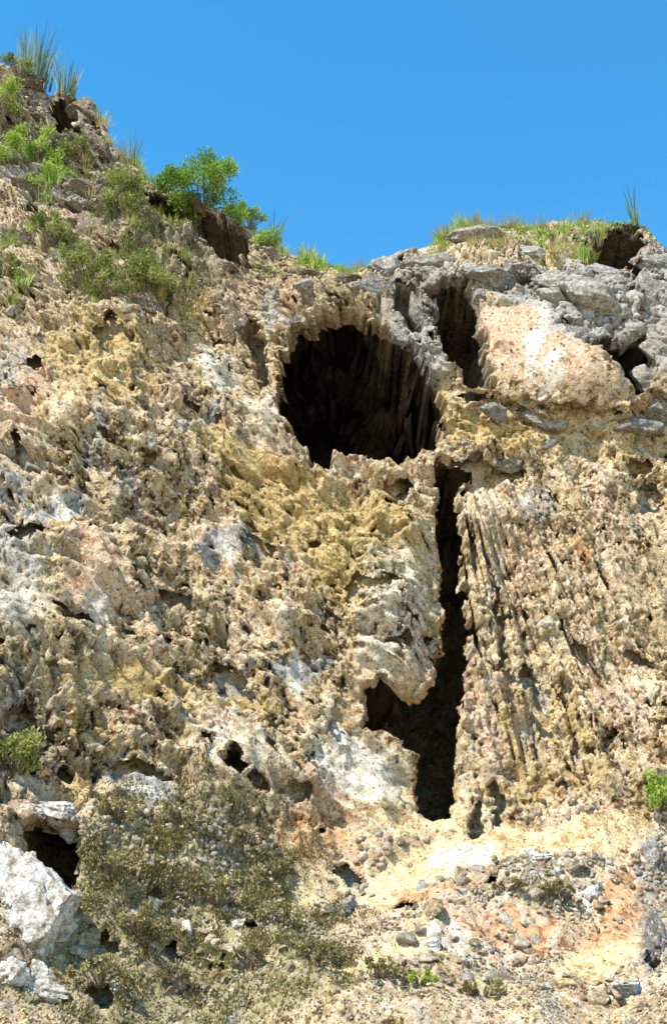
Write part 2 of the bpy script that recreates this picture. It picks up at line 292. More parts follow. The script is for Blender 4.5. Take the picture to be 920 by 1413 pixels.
# ------------------------------------------------------------------ materials
class NT:
    def __init__(s, name):
        s.m = bpy.data.materials.new(name); s.m.use_nodes = True; s.t = s.m.node_tree
        s.b = s.t.nodes['Principled BSDF']; s.out = s.t.nodes['Material Output']
        s.b.inputs['Roughness'].default_value = .9; s.b.inputs['Specular IOR Level'].default_value = .2
    def n(s, typ, **k):
        o = s.t.nodes.new(typ)
        for a, v in k.items(): setattr(o, a, v)
        return o
    def l(s, a, b): s.t.links.new(a, b)
    def attr(s, name): return s.n('ShaderNodeAttribute', attribute_name=name).outputs['Fac']
    def noise(s, scale, detail=4, co=None, rough=.6, out='Fac'):
        o = s.n('ShaderNodeTexNoise'); o.inputs['Scale'].default_value = scale; o.inputs['Detail'].default_value = detail; o.inputs['Roughness'].default_value = rough
        if co: s.l(co, o.inputs['Vector'])
        return o.outputs[out]
    def ramp(s, fac, stops, interp='LINEAR'):
        o = s.n('ShaderNodeValToRGB'); o.color_ramp.interpolation = interp; e = o.color_ramp.elements
        while len(e) < len(stops): e.new(.5)
        for k, (p, c) in enumerate(stops): e[k].position = p; e[k].color = (*c, 1) if len(c) == 3 else c
        s.l(fac, o.inputs[0]); return o.outputs[0]
    def mix(s, fac, a, b, mode='MIX'):
        o = s.n('ShaderNodeMix', data_type='RGBA', blend_type=mode)
        for sock, v in ((o.inputs[0], fac), (o.inputs[6], a), (o.inputs[7], b)):
            if hasattr(v, 'links'): s.l(v, sock)
            else: sock.default_value = v if not isinstance(v, tuple) else (*v, 1)
        return o.outputs[2]
    def math(s, op, a, b=0.0, clamp=False):
        o = s.n('ShaderNodeMath', operation=op, use_clamp=clamp)
        for sock, v in ((o.inputs[0], a), (o.inputs[1], b)):
            if hasattr(v, 'links'): s.l(v, sock)
            else: sock.default_value = v
        return o.outputs[0]
    def bump(s, h, strength, dist):
        o = s.n('ShaderNodeBump'); o.inputs['Strength'].default_value = strength; o.inputs['Distance'].default_value = dist
        s.l(h, o.inputs['Height']); s.l(o.outputs[0], s.b.inputs['Normal'])

BEIGE = [(0, (.07, .045, .02)), (.16, (.22, .14, .06)), (.28, (.44, .31, .15)), (.40, (.60, .48, .29)), (.5, (.34, .28, .22)), (.58, (.53, .38, .20)), (.68, (.70, .60, .42)), (.8, (.38, .22, .09)), (1, (.64, .51, .29))]
def rock_mat():
    t = NT('conglomerate_rock'); co = t.n('ShaderNodeTexCoord').outputs['Object']
    cell = t.attr('cobble'); cell2 = t.attr('grain')
    v = t.n('ShaderNodeTexVoronoi'); v.inputs['Scale'].default_value = 13; t.l(co, v.inputs['Vector'])
    sep = t.n('ShaderNodeSeparateColor'); t.l(v.outputs['Color'], sep.inputs[0])
    r = t.math('ADD', t.math('MULTIPLY', cell, .34), t.math('ADD', t.math('MULTIPLY', cell2, .30), t.math('MULTIPLY', sep.outputs[0], .36)))
    big = t.noise(.55, 5, co)
    r = t.math('ADD', r, t.math('MULTIPLY', t.math('SUBTRACT', big, .5), .7), True)
    r = t.math('ADD', t.math('MULTIPLY', t.math('SUBTRACT', r, .5), 1.45), .5, True)
    base = t.ramp(r, BEIGE)
    fine = t.noise(28, 3, co)
    def m(name, lo=.25, hi=.65, sc=3.5):
        a = t.attr(name); k = t.math('ADD', a, t.math('MULTIPLY', t.math('SUBTRACT', t.noise(sc, 6, co, .75), .5), 1.7))
        o = t.n('ShaderNodeMapRange', interpolation_type='SMOOTHSTEP'); o.inputs[1].default_value = lo + .1; o.inputs[2].default_value = hi + .15
        t.l(k, o.inputs[0]); return t.math('MULTIPLY', o.outputs[0], .80)
    c = base
    def drift(off, scale):
        a = t.n('ShaderNodeVectorMath', operation='ADD'); t.l(co, a.inputs[0]); a.inputs[1].default_value = (off, off * 1.7, -off); b = t.n('ShaderNodeVectorMath', operation='MULTIPLY'); t.l(a.outputs[0], b.inputs[0]); b.inputs[1].default_value = (1.3, 1, .55); return t.noise(scale, 6, b.outputs[0], .7)
    GREY = [(0, (.12, .11, .11)), (.35, (.32, .30, .29)), (.6, (.50, .47, .44)), (.8, (.28, .26, .25)), (1, (.58, .55, .50))]
    PINK = [(0, (.30, .16, .09)), (.4, (.58, .42, .31)), (.7, (.70, .56, .45)), (1, (.52, .33, .21))]
    CREAM = [(0, (.36, .27, .15)), (.5, (.70, .60, .42)), (1, (.78, .71, .54))]
    c = t.mix(t.ramp(drift(11, .8), [(.50, (0, 0, 0)), (.60, (.75, .75, .75))]), c, t.ramp(r, PINK))
    c = t.mix(t.ramp(drift(37, 1.0), [(.56, (0, 0, 0)), (.64, (.75, .75, .75))]), c, t.ramp(r, GREY))
    c = t.mix(t.ramp(drift(71, 1.3), [(.54, (0, 0, 0)), (.62, (.8, .8, .8))]), c, t.ramp(r, CREAM))
    c = t.mix(t.ramp(drift(97, 2.2), [(.60, (0, 0, 0)), (.68, (.8, .8, .8))]), c, (.17, .11, .06))
    c = t.mix(m('ochre'), c, t.ramp(r, [(0, (.25, .16, .05)), (.35, (.50, .36, .14)), (.65, (.60, .46, .21)), (1, (.42, .27, .09))]))
    c = t.mix(m('pink'), c, t.ramp(r, [(0, (.34, .17, .08)), (.4, (.60, .42, .29)), (.7, (.70, .54, .41)), (1, (.54, .30, .17))]))
    c = t.mix(m('grey'), c, t.ramp(r, [(0, (.12, .12, .125)), (.35, (.33, .33, .335)), (.6, (.46, .46, .46)), (.8, (.30, .30, .31)), (1, (.52, .52, .52))]))
    c = t.mix(m('moss', .3, .7, 6), c, t.ramp(r, [(0, (.06, .05, .02)), (.3, (.22, .19, .09)), (.5, (.42, .37, .22)), (.7, (.24, .20, .08)), (1, (.60, .53, .38))]))
    c = t.mix(m('straw', .2, .6), c, t.ramp(r, [(0, (.48, .31, .15)), (.5, (.72, .56, .32)), (1, (.78, .66, .43))]))
    c = t.mix(m('white', .3, .75), c, t.ramp(r, [(0, (.50, .45, .37)), (.5, (.74, .70, .62)), (1, (.82, .79, .73))]))
    c = t.mix(m('rust', .3, .7, 8), c, t.ramp(r, [(0, (.32, .14, .05)), (.5, (.58, .33, .16)), (1, (.64, .44, .26))]))
    c = t.mix(t.math('MULTIPLY', t.attr('cave_brown'), .9), c, t.ramp(r, [(0, (.05, .03, .022)), (.5, (.13, .075, .05)), (1, (.20, .12, .08))]))  # dark red-brown rock colour of the cave mouth and chamber
    c = t.mix(t.math('MULTIPLY', t.attr('alcove_tone'), .85), c, t.ramp(fine, [(.3, (.035, .04, .045)), (.7, (.14, .15, .16))]))  # blue-black tone that follows the alcove outline
    # lichen specks and dark mineral specks
    c = t.mix(t.ramp(t.noise(17, 3, co), [(.585, (0, 0, 0)), (.64, (.8, .8, .8))]), c, (.07, .05, .03))
    c = t.mix(t.ramp(t.noise(11, 4, co, .7), [(.60, (0, 0, 0)), (.72, (.55, .55, .55))]), c, (.74, .68, .55))
    c = t.mix(1.0, c, t.ramp(fine, [(.25, (.72, .70, .67)), (.75, (1.12, 1.12, 1.12))]), 'MULTIPLY')
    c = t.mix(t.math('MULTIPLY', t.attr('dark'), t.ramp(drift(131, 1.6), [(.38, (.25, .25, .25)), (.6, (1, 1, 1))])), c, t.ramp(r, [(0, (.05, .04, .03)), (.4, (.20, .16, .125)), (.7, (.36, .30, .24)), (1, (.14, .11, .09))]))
    gm = t.n('ShaderNodeGamma'); gm.inputs[1].default_value = 1.07; t.l(c, gm.inputs[0]); c = gm.outputs[0]
    t.l(c, t.b.inputs['Base Color'])
    t.bump(t.math('ADD', t.noise(34, 4, co, .7), t.math('MULTIPLY', t.noise(9, 3, co), .8)), .9, .05)
    return t.m
def stone_mat(name, stops, key='inst'):
    t = NT(name); co = t.n('ShaderNodeTexCoord').outputs['Object']
    rnd = t.n('ShaderNodeObjectInfo').outputs['Random'] if key == 'inst' else t.attr('grain')
    geo = t.n('ShaderNodeNewGeometry').outputs['Position']
    c = t.ramp(rnd, stops)
    c = t.mix(t.ramp(t.noise(7, 5, geo), [(.42, (0, 0, 0)), (.64, (.8, .8, .8))]), c, (.22, .15, .08))
    c = t.mix(t.ramp(t.noise(15, 4, geo), [(.56, (0, 0, 0)), (.68, (.8, .8, .8))]), c, (.70, .66, .57))
    c = t.mix(1.0, c, t.ramp(t.noise(30, 3, geo), [(.25, (.65, .64, .62)), (.75, (1.12, 1.12, 1.12))]), 'MULTIPLY')
    gm = t.n('ShaderNodeGamma'); gm.inputs[1].default_value = 1.25; t.l(c, gm.inputs[0]); c = gm.outputs[0]
    t.l(c, t.b.inputs['Base Color']); t.bump(t.math('ADD', t.noise(26, 4, geo, .7), t.noise(8, 3, geo)), .9, .05); return t.m
def leaf_mat(name, a, b, c=None, trans=.35):
    t = NT(name); r = t.attr('tone'); geo = t.n('ShaderNodeNewGeometry').outputs['Position']
    col = t.ramp(t.math('ADD', t.math('MULTIPLY', r, .7), t.math('MULTIPLY', t.noise(3, 2, geo), .3)), [(0, a), (.6, b), (1, c or b)])
    t.l(col, t.b.inputs['Base Color']); t.b.inputs['Roughness'].default_value = .6
    tr = t.n('ShaderNodeBsdfTranslucent'); t.l(col, tr.inputs['Color'])
    mx = t.n('ShaderNodeMixShader'); mx.inputs[0].default_value = trans
    t.l(t.b.outputs[0], mx.inputs[1]); t.l(tr.outputs[0], mx.inputs[2]); t.l(mx.outputs[0], t.out.inputs['Surface']); return t.m
M_rock = rock_mat()
M_stone = stone_mat('embedded_stone', [(0, (.30, .25, .18)), (.2, (.50, .40, .27)), (.4, (.40, .39, .39)), (.6, (.62, .55, .43)), (.8, (.52, .38, .27)), (1, (.72, .68, .60))])
M_pebble = stone_mat('gravel', [(0, (.20, .16, .10)), (.18, (.44, .35, .22)), (.4, (.38, .37, .36)), (.6, (.64, .57, .44)), (.8, (.50, .38, .26)), (1, (.76, .72, .64))], 'attr')
M_crag = stone_mat('grey_crag_rock', [(0, (.28, .28, .285)), (.4, (.40, .395, .39)), (.7, (.50, .48, .45)), (1, (.33, .31, .28))])
M_brownrock = stone_mat('brown_ridge_rock', [(0, (.15, .12, .09)), (.4, (.26, .20, .15)), (.7, (.34, .28, .22)), (1, (.20, .16, .12))])
M_whiterock = stone_mat('white_limestone', [(0, (.66, .64, .60)), (.5, (.74, .73, .70)), (1, (.80, .79, .77))])
M_green = leaf_mat('bright_green_leaf', (.05, .13, .015), (.18, .32, .045), (.42, .46, .08))
M_olive = leaf_mat('olive_green_leaf', (.07, .09, .02), (.22, .25, .06), (.46, .44, .16))
M_lime = leaf_mat('lime_grass', (.14, .22, .03), (.30, .42, .06), (.50, .52, .14))
M_blade = leaf_mat('blue_green_blade', (.05, .09, .05), (.14, .20, .12), (.30, .34, .18))
M_dry = leaf_mat('dry_grass', (.24, .17, .06), (.46, .36, .13), (.62, .52, .22))
M_scrub = leaf_mat('dry_scrub_leaf', (.08, .06, .02), (.26, .21, .08), (.54, .46, .25), .2)
def bark():
    t = NT('grey_bark'); co = t.n('ShaderNodeTexCoord').outputs['Object']
    t.l(t.ramp(t.noise(20, 4, co), [(.3, (.10, .075, .05)), (.7, (.26, .21, .16))]), t.b.inputs['Base Color']); return t.m
M_bark = bark()
def ground_mat():
    t = NT('stony_ground'); co = t.n('ShaderNodeTexCoord').outputs['Object']
    c = t.ramp(t.noise(1.2, 8, co, .7), [(.3, (.26, .20, .11)), (.5, (.48, .38, .22)), (.62, (.60, .50, .33)), (.75, (.22, .22, .09))])
    t.l(c, t.b.inputs['Base Color']); t.bump(t.noise(9, 6, co, .7), .8, .08); return t.m

# ------------------------------------------------------------------ object helpers
COL = sc.collection
def link(name, me, mat, parent=None):
    o = bpy.data.objects.new(name, me); COL.objects.link(o)
    if mat and not me.materials: me.materials.append(mat)
    o.parent = parent; return o
def tag(o, label, cat, group=None):
    o['label'] = label; o['category'] = cat
    if group: o['group'] = group
    return o
def from_np(name, v, faces, tone=None, smooth=False, tname='tone'):
    """faces: (n,k) index array"""
    me = bpy.data.meshes.new(name); nf, k = faces.shape
    me.vertices.add(len(v)); me.vertices.foreach_set('co', v.astype(np.float32).ravel())
    me.loops.add(nf * k); me.loops.foreach_set('vertex_index', faces.astype(np.int32).ravel())
    me.polygons.add(nf); me.polygons.foreach_set('loop_start', np.arange(0, nf * k, k, dtype=np.int32))
    if smooth: me.polygons.foreach_set('use_smooth', np.ones(nf, bool))
    if tone is not None: attr(me, tname, tone)
    me.update(calc_edges=True); return me

# ------------------------------------------------------------------ build: ground + cliff
gx, gy = np.meshgrid(np.concatenate([[-600, -250, -120, -70], np.linspace(-45, 45, 60), [70, 120, 250, 600]]),
                     np.concatenate([[-600, -250, -120, -60, -30], np.linspace(-15, 40, 60), [60, 120, 250, 600]]))
gz = np.where(gy < 0, 0, 0) - .02 + .12 * fbm(gx / 4, gy / 4, 3, 5) * (np.hypot(gx, gy) > 3) - .35 * sm(14, 26, gy)
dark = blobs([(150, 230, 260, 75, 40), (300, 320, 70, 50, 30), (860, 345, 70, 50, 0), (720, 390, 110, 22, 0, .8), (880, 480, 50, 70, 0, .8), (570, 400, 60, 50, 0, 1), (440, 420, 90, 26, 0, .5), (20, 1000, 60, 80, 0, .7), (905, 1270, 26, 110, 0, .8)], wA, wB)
ground = link('ground', grid_mesh('ground', gx, gy, gz), ground_mat()); ground['kind'] = 'structure'
cme = grid_mesh('cliff', GX, GY, GZ, up(cutm))
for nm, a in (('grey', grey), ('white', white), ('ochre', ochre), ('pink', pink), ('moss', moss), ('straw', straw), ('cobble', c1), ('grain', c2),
              ('dark', dark), ('cave_brown', sm(-6, 10, sd_cave)), ('rust', blobs([(860, 1240, 30, 36, 0), (840, 1275, 60, 18, -30, .9), (430, 1150, 60, 40, 20, .75), (805, 765, 10, 20, -20), (700, 1292, 80, 16, 0, .8), (600, 1238, 80, 14, -8, .8), (900, 560, 24, 12, 0, .9), (400, 425, 16, 12, 0, .9), (375, 650, 20, 20, 0, .7), (780, 1080, 80, 14, -10, .6), (50, 560, 24, 50, 20, .6)], wA, wB)), ('alcove_tone', np.maximum(sm(-6, 8, sd_rec), .0))):
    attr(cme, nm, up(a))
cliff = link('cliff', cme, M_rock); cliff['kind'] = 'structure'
cliff['label'] = 'rough beige conglomerate cliff with a round dark cave and a narrow black cleft'

# the rock behind the open pits
def blur(a, k):
    for ax in (0, 1):
        c = np.cumsum(np.pad(a, [(k + 1, k) if i == ax else (0, 0) for i in (0, 1)], 'edge'), ax)
        a = (np.take(c, range(2 * k + 1, c.shape[ax]), ax) - np.take(c, range(0, c.shape[ax] - 2 * k - 1), ax)) / (2 * k + 1)
    return a
Dl = blur(blur(D, 8), 6); w_ = (slice(20, NS - 6, 3), slice(38, len(xs) - 38, 3))
big = np.zeros(D.shape, bool)
for nm, sd, grow, rad, dep in HOLLOW: big |= sd > -12
big = blur(big.astype(float), 2) > .05
Di = Dl - .42 + .10 * fbm(X / .5, W / .5, 2, 151)
pm = grid_mesh('inner_rock', (X + n[..., 0] * Di)[w_], (Y + n[..., 1] * Di)[w_], (Z + n[..., 2] * Di)[w_], big[w_])
for nm, a in (('grey', grey), ('ochre', ochre), ('cobble', c1), ('grain', c2)): attr(pm, nm, a[w_])
link('inner_rock', pm, M_rock, cliff)
# hollows behind the openings: uneven walls, wider than the mouth
BX, BY, BZ = X + n[..., 0] * D, Y + n[..., 1] * D, Z + n[..., 2] * D
for nm, sd, grow, rad, dep in HOLLOW:
    m_ = sd > -grow - 40; i0, i1 = np.where(m_.any(1))[0][[0, -1]]; j0, j1 = np.where(m_.any(0))[0][[0, -1]]
    w_ = (slice(max(i0 - 1, 0), i1 + 2, 2), slice(max(j0 - 1, 0), j1 + 2, 2)); s_ = sd[w_]
    if nm == 'cave_chamber': s_ = sdf([(a - 34, b + 4) for a, b in CAVE], wA, wB)[w_] + 5
    if nm == 'alcove_hollow': s_ = sdf([(a + 15, b) for a, b in RECESS], wA, wB)[w_] + 3          # opens to the right behind the slab
    o_ = .16 + bowl(s_ + grow, rad, dep) * (1 + .18 * fbm(X[w_] / .9, W[w_] / .9, 3, 141))
    k_ = np.clip(o_ - .3, 0, 1) * (.28 if nm == 'cave_chamber' else .12); yy_ = BY[w_] + o_
    hx_ = BX[w_] + k_ * fbm(yy_ / .8, BZ[w_] / .8, 3, 221); hz_ = BZ[w_] + k_ * fbm(yy_ / .8, BX[w_] / .8, 3, 225)
    hm = grid_mesh(nm, hx_, yy_, hz_, (s_ < -grow) | ((nm != 'cave_chamber') & (sd_cave[w_] > -8)))
    attr(hm, 'cave_brown', np.full(s_.shape, 1.0 if nm == 'cave_chamber' else 0.0)); attr(hm, 'cobble', c1[w_]); attr(hm, 'grain', c2[w_]); attr(hm, 'grey', grey[w_]); attr(hm, 'dark', dark[w_])  # dark ridge rock colour carried inside, also deepening the hollows' shade by colour
    link(nm, hm, M_rock, cliff)

# where a photo direction meets the finished cliff
def spot(px, py, sink=0.0):
    a, b, c = ray(px, py); lo, hi = 10.0, 60.0
    ts = np.linspace(10, 60, 900); xx, yy, zz = a * ts, b * ts, EYE + c * ts
    f = yy - F(xx, zz); k = int(np.argmax(f > 0)) if (f > 0).any() else 899
    t = ts[k]; x, z = a * t, EYE + c * t
    j = int(np.clip(np.searchsorted(xs, x), 1, len(xs) - 2)); Hc = H[j]
    s = np.clip((z - Zb) / (Hc - Zb), 0, 1); i = int(np.clip(np.searchsorted(s1, s), 1, NS - 2))
    p = Vector((VX[i, j], VY[i, j], VZ[i, j])); nn = Vector(n[i, j])
    return p - nn * sink, nn, (i, j)
ALLP = None
def scatter(num, dens, seed):
    """random points on the cliff sheet, chance given by an array over the sheet"""
    r = np.random.default_rng(seed); p = (dens * AREA).ravel(); p = p / p.sum()
    k = r.choice(p.size, num, p=p); return k // NX_, k % NX_
NX_ = len(xs)
AREA = np.gradient(X, axis=1) * np.gradient(W, axis=0)
infr = ((A > -60) & (A < 980) & (B < 1450)).astype(float) * (E < .03)

# ------------------------------------------------------------------ rocks
def ico(sub):
    bm = bmesh.new(); bmesh.ops.create_icosphere(bm, subdivisions=sub, radius=1)
    v = np.array([x.co[:] for x in bm.verts]); f = np.array([[q.index for q in p.verts] for p in bm.faces]); bm.free(); return v, f
ICO1, ICO2, ICO3, ICO5 = ico(1), ico(2), ico(3), ico(5)
def n3(p, s, seed): return (noise(p[:, 0] * s + 3 * p[:, 2], p[:, 1] * s - p[:, 2] * 1.7, seed) + noise(p[:, 1] * s + p[:, 0], p[:, 2] * s * 1.3, seed + 1)) * .5
def rock_mesh(name, src, seed, cuts=9, amp=.07, smooth=False, lo=.45):
    r = np.random.default_rng(seed); v = src[0].copy()
    for _ in range(cuts):
        d = r.normal(size=3); d /= np.linalg.norm(d); h = r.uniform(lo, .8); k = v @ d
        v -= np.outer(np.clip(k - h, 0, None), d)
    v *= (1 + amp * 2 * n3(v, 1.6, seed) + amp * n3(v, 4.1, seed + 3) + amp * .7 * n3(v, 9, seed + 5))[:, None]
    return from_np(name, v, src[1], smooth=smooth)
STONES = [rock_mesh('stone', ICO3, 100 + k, 9, .07, False, .25) for k in range(10)]
BLOCKS = [rock_mesh('rock_block', ICO5, 200 + k, 13, .085, True) for k in range(8)]
BOULD = [rock_mesh('boulder', ICO5, 300 + k, 11, .11, True) for k in range(6)]
for k, me in enumerate(BOULD):            # weathered hollows and cracks
    v = np.empty(len(me.vertices) * 3, np.float32); me.vertices.foreach_get('co', v); v = v.reshape(-1, 3).astype(float)
    v *= (1 - .20 * sm(.16, .32, n3(v, 4.2, 400 + k)) - .10 * (1 - sm(0, .05, np.abs(n3(v, 2.3, 420 + k)))) + .03 * n3(v, 17, 440 + k))[:, None]
    me.vertices.foreach_set('co', v.astype(np.float32).ravel()); me.update()
def place(o, p, nn, size, spin=None, rr=random):
    q = Vector((0, 0, 1)).rotation_difference(nn)
    o.rotation_mode = 'QUATERNION'
    o.rotation_quaternion = q @ Quaternion((0, 0, 1), rr.uniform(0, 6.283) if spin is None else spin) @ Quaternion((1, 0, 0), rr.uniform(-.25, .25))
    o.location = p; o.scale = size
# embedded stones (the largest ones that can be told apart)
st_d = infr * rough * (.35 + scree * 1.6 + .8 * (pz > .6)) * (topm < .5) * (1 - scrub * .5)
ii, jj = scatter(250, st_d, 3)
for k, (i, j) in enumerate(zip(ii, jj)):
    s = random.choice((.10, .12, .14, .17, .21)) * random.uniform(.8, 1.2)
    o = link('stone', STONES[k % 10], M_stone, cliff)
    nn = Vector(n[i, j]); place(o, Vector((VX[i, j], VY[i, j], VZ[i, j])) - nn * s * .15, nn, (s * random.uniform(.9, 1.5), s * random.uniform(.7, 1), s * random.uniform(.5, .8)))
# big fractured blocks of the crag and of the left ridge: (px, py, half width px, half height px, tilt deg, how)
CRAG = [(735, 352, 50, 24, 0), (835, 425, 70, 36, 12), (905, 420, 34, 52, 0), (690, 392, 46, 20, -4), (603, 362, 44, 20, -6), (548, 378, 22, 26, 10), (575, 424, 9, 34, -12),
        (790, 395, 50, 20, 8), (660, 345, 36, 14, 0), (900, 520, 24, 32, 0), (845, 500, 14, 24, -20), (655, 385, 20, 14, 0), (535, 372, 26, 18, 8), (522, 408, 20, 20, -10), (586, 376, 18, 16, 5), (552, 452, 16, 18, 15), (500, 420, 22, 14, 0), (770, 418, 32, 20, 10), (800, 458, 28, 15, 25), (868, 452, 24, 20, -8), (862, 398, 36, 20, 6), (905, 482, 20, 28, 0), (720, 372, 30, 15, -3), (905, 372, 30, 20, 10), (835, 375, 26, 14, 12), (600, 410, 7, 26, 4), (668, 420, 16, 12, 0), (910, 560, 26, 20, 0), (450, 425, 26, 12, -8), (405, 450, 18, 14, -30),
        (690, 572, 26, 13, 0), (750, 580, 30, 15, 4), (870, 590, 36, 18, -6), (645, 628, 24, 13, -18), (705, 640, 26, 13, -16)]
RIDGE = [(30, 115, 30, 20, 20), (112, 150, 22, 26, -15), (60, 165, 26, 14, 25), (140, 210, 18, 28, -25), (40, 260, 44, 24, 10), (125, 272, 34, 22, 10), (190, 262, 22, 16, 30), (262, 270, 40, 10, 20),
         (360, 345, 16, 20, -20), (300, 372, 30, 10, 15), (130, 325, 22, 36, -28), (20, 330, 30, 20, 10), (385, 365, 26, 14, 20), (430, 385, 34, 14, 5), (490, 398, 30, 14, -4), (380, 430, 20, 24, 10), (330, 460, 18, 40, -10), (60, 395, 36, 16, 20), (200, 425, 30, 20, 40)]
rr = random.Random(5)
for L, mat in ((CRAG, M_crag), (RIDGE, M_brownrock)):
    for k, (px, py, a_, b_, an) in enumerate(L):
        p, nn, ij = spot(px, py); dist = p.y * CT + (p.z - EYE) * ST; q = dist / FPX
        me = BLOCKS[rr.randrange(8)].copy() if False else BLOCKS[rr.randrange(4) + (4 if mat is M_crag else 0)]
        o = bpy.data.objects.new('rock_block', me); COL.objects.link(o); o.parent = cliff
        if not me.materials: me.materials.append(mat)
        o.rotation_mode = 'XYZ'; o.rotation_euler = (rr.uniform(-.3, .3), R(an), rr.uniform(-.3, .3))
        o.scale = (a_ * q * 1.18, max(a_, b_) * q * .75, b_ * q * 1.25); o.location = p + Vector((0, .28 * max(a_, b_) * q, 0))
# loose boulders on the scree
def boulder(px, py, a_, b_, mat, label, group=None, an=0, v=0, deep=.8):
    p, nn, ij = spot(px, py); q = (p.y * CT + (p.z - EYE) * ST) / FPX
    me = BOULD[v].copy(); me.materials.clear(); me.materials.append(mat); me.name = 'boulder'
    o = bpy.data.objects.new('boulder', me); COL.objects.link(o); o.rotation_euler = (0, R(an), rr.uniform(-.4, .4))
    o.scale = (a_ * q * 1.15, max(a_, b_) * q * deep, b_ * q * 1.15); o.location = p + Vector((0, .2 * a_ * q, -.1 * b_ * q))
    return tag(o, label, 'boulder', group)
boulder(28, 1262, 84, 104, M_whiterock, 'huge bright white boulder below the black crevice', an=-14, v=0)
boulder(52, 1352, 50, 28, M_whiterock, 'low white boulder lying at the foot of the huge white boulder', an=8, v=1)
boulder(60, 1122, 34, 17, M_whiterock, 'pale flat boulder capping the black crevice', an=12, v=2)
boulder(860, 1362, 40, 14, M_whiterock, 'flat white boulder at the right foot of the scree slope', v=3)
boulder(812, 1236, 17, 15, M_whiterock, 'small white boulder beside the orange stained earth', v=4)
boulder(905, 1190, 22, 34, M_crag, 'upright grey boulder above the pale earth on the right', v=5)
boulder(908, 1300, 20, 40, M_crag, 'dark grey boulder under the orange stained earth', v=0)
boulder(730, 1188, 30, 11, M_whiterock, 'long pale boulder at the upper edge of the rubble patch', v=1, an=-6)
boulder(585, 1322, 18, 14, M_whiterock, 'squat white boulder on the lower straw-coloured path', v=2)
boulder(480, 1238, 14, 15, M_crag, 'grey boulder on pink earth left of the bright path', v=3)
boulder(325, 1275, 17, 10, M_whiterock, 'pale boulder among the olive scrub', v=4)
rs = random.Random(9)
zone = blobs([(735, 1230, 110, 36, -4), (640, 1330, 130, 36, 0, .8), (470, 1230, 50, 60, 0, .5), (250, 1320, 150, 60, 0, .6), (800, 1350, 90, 24, 0, .6)], A, B) * infr
ii, jj = scatter(150, zone * (B < 1420), 12)
for k, (i, j) in enumerate(zip(ii, jj)):
    s = rs.choice((.08, .10, .12, .15, .19)) * rs.uniform(.85, 1.2)
    o = link('loose_rock', STONES[k % 10], M_stone)
    nn = (Vector(n[i, j]) + Vector((0, 0, 1.0))).normalized(); place(o, Vector((VX[i, j], VY[i, j], VZ[i, j])) + nn * s * .15, nn, (s * rs.uniform(.9, 1.4), s * rs.uniform(.8, 1), s * rs.uniform(.6, .9)), rr=rs)
    if A[i, j] < 430: tag(o, 'small loose rock lying among the olive scrub', 'rock', 'loose rocks in the scrub')
    else: tag(o, 'small loose rock in the rubble below the cleft', 'rock', 'loose rocks of the rubble slope')
# gravel grains: beyond counting
def gravel(num, dens, seed, smin, smax, name):
    r = np.random.default_rng(seed); ii, jj = scatter(num, dens, seed)
    s = smin * (smax / smin) ** (r.random(num) ** 2.2)
    P = np.stack([VX[ii, jj], VY[ii, jj], VZ[ii, jj]], -1) + r.normal(size=(num, 3)) * .012
    v0, f0 = ICO1; nv = len(v0)
    sc3 = s[:, None] * r.uniform(.55, 1.3, (num, 3))
    ang = r.uniform(0, 6.28, (num, 3)); c, q = np.cos(ang), np.sin(ang)
    v = v0[None] * (1 + r.uniform(-.45, .25, (num, nv, 1))) * sc3[:, None]
    x, y, z = v[..., 0], v[..., 1], v[..., 2]
    x, y = x * c[:, None, 0] - y * q[:, None, 0], x * q[:, None, 0] + y * c[:, None, 0]
    y, z = y * c[:, None, 1] - z * q[:, None, 1], y * q[:, None, 1] + z * c[:, None, 1]
    v = np.stack([x, y, z], -1) + P[:, None] + n[ii, jj][:, None] * (s * .1)[:, None, None]
    f = f0[None] + (np.arange(num) * nv)[:, None, None]
    o = link(name, from_np(name, v.reshape(-1, 3), f.reshape(-1, 3), np.repeat(r.random(num), nv), tname='grain'), M_pebble, cliff)
    o['kind'] = 'stuff'; return o
gravel(6000, infr * rough * (.5 + .9 * (pz > .5)) * (1 - scree) * (1 - topm), 21, .022, .085, 'gravel')
gravel(8000, infr * scree * (1 - .6 * blobs([(860, 1250, 50, 50, 0), (700, 1292, 90, 18, 0), (600, 1238, 90, 16, -8)], wA, wB)) * (1 - sm(.2, .5, straw)) * (1 - .7 * pink) * np.clip(.15 + 1.4 * sm(-.1, .3, fbm(X / 1.1, W / 1.1, 2, 131)), 0, 1), 22, .02, .085, 'gravel')

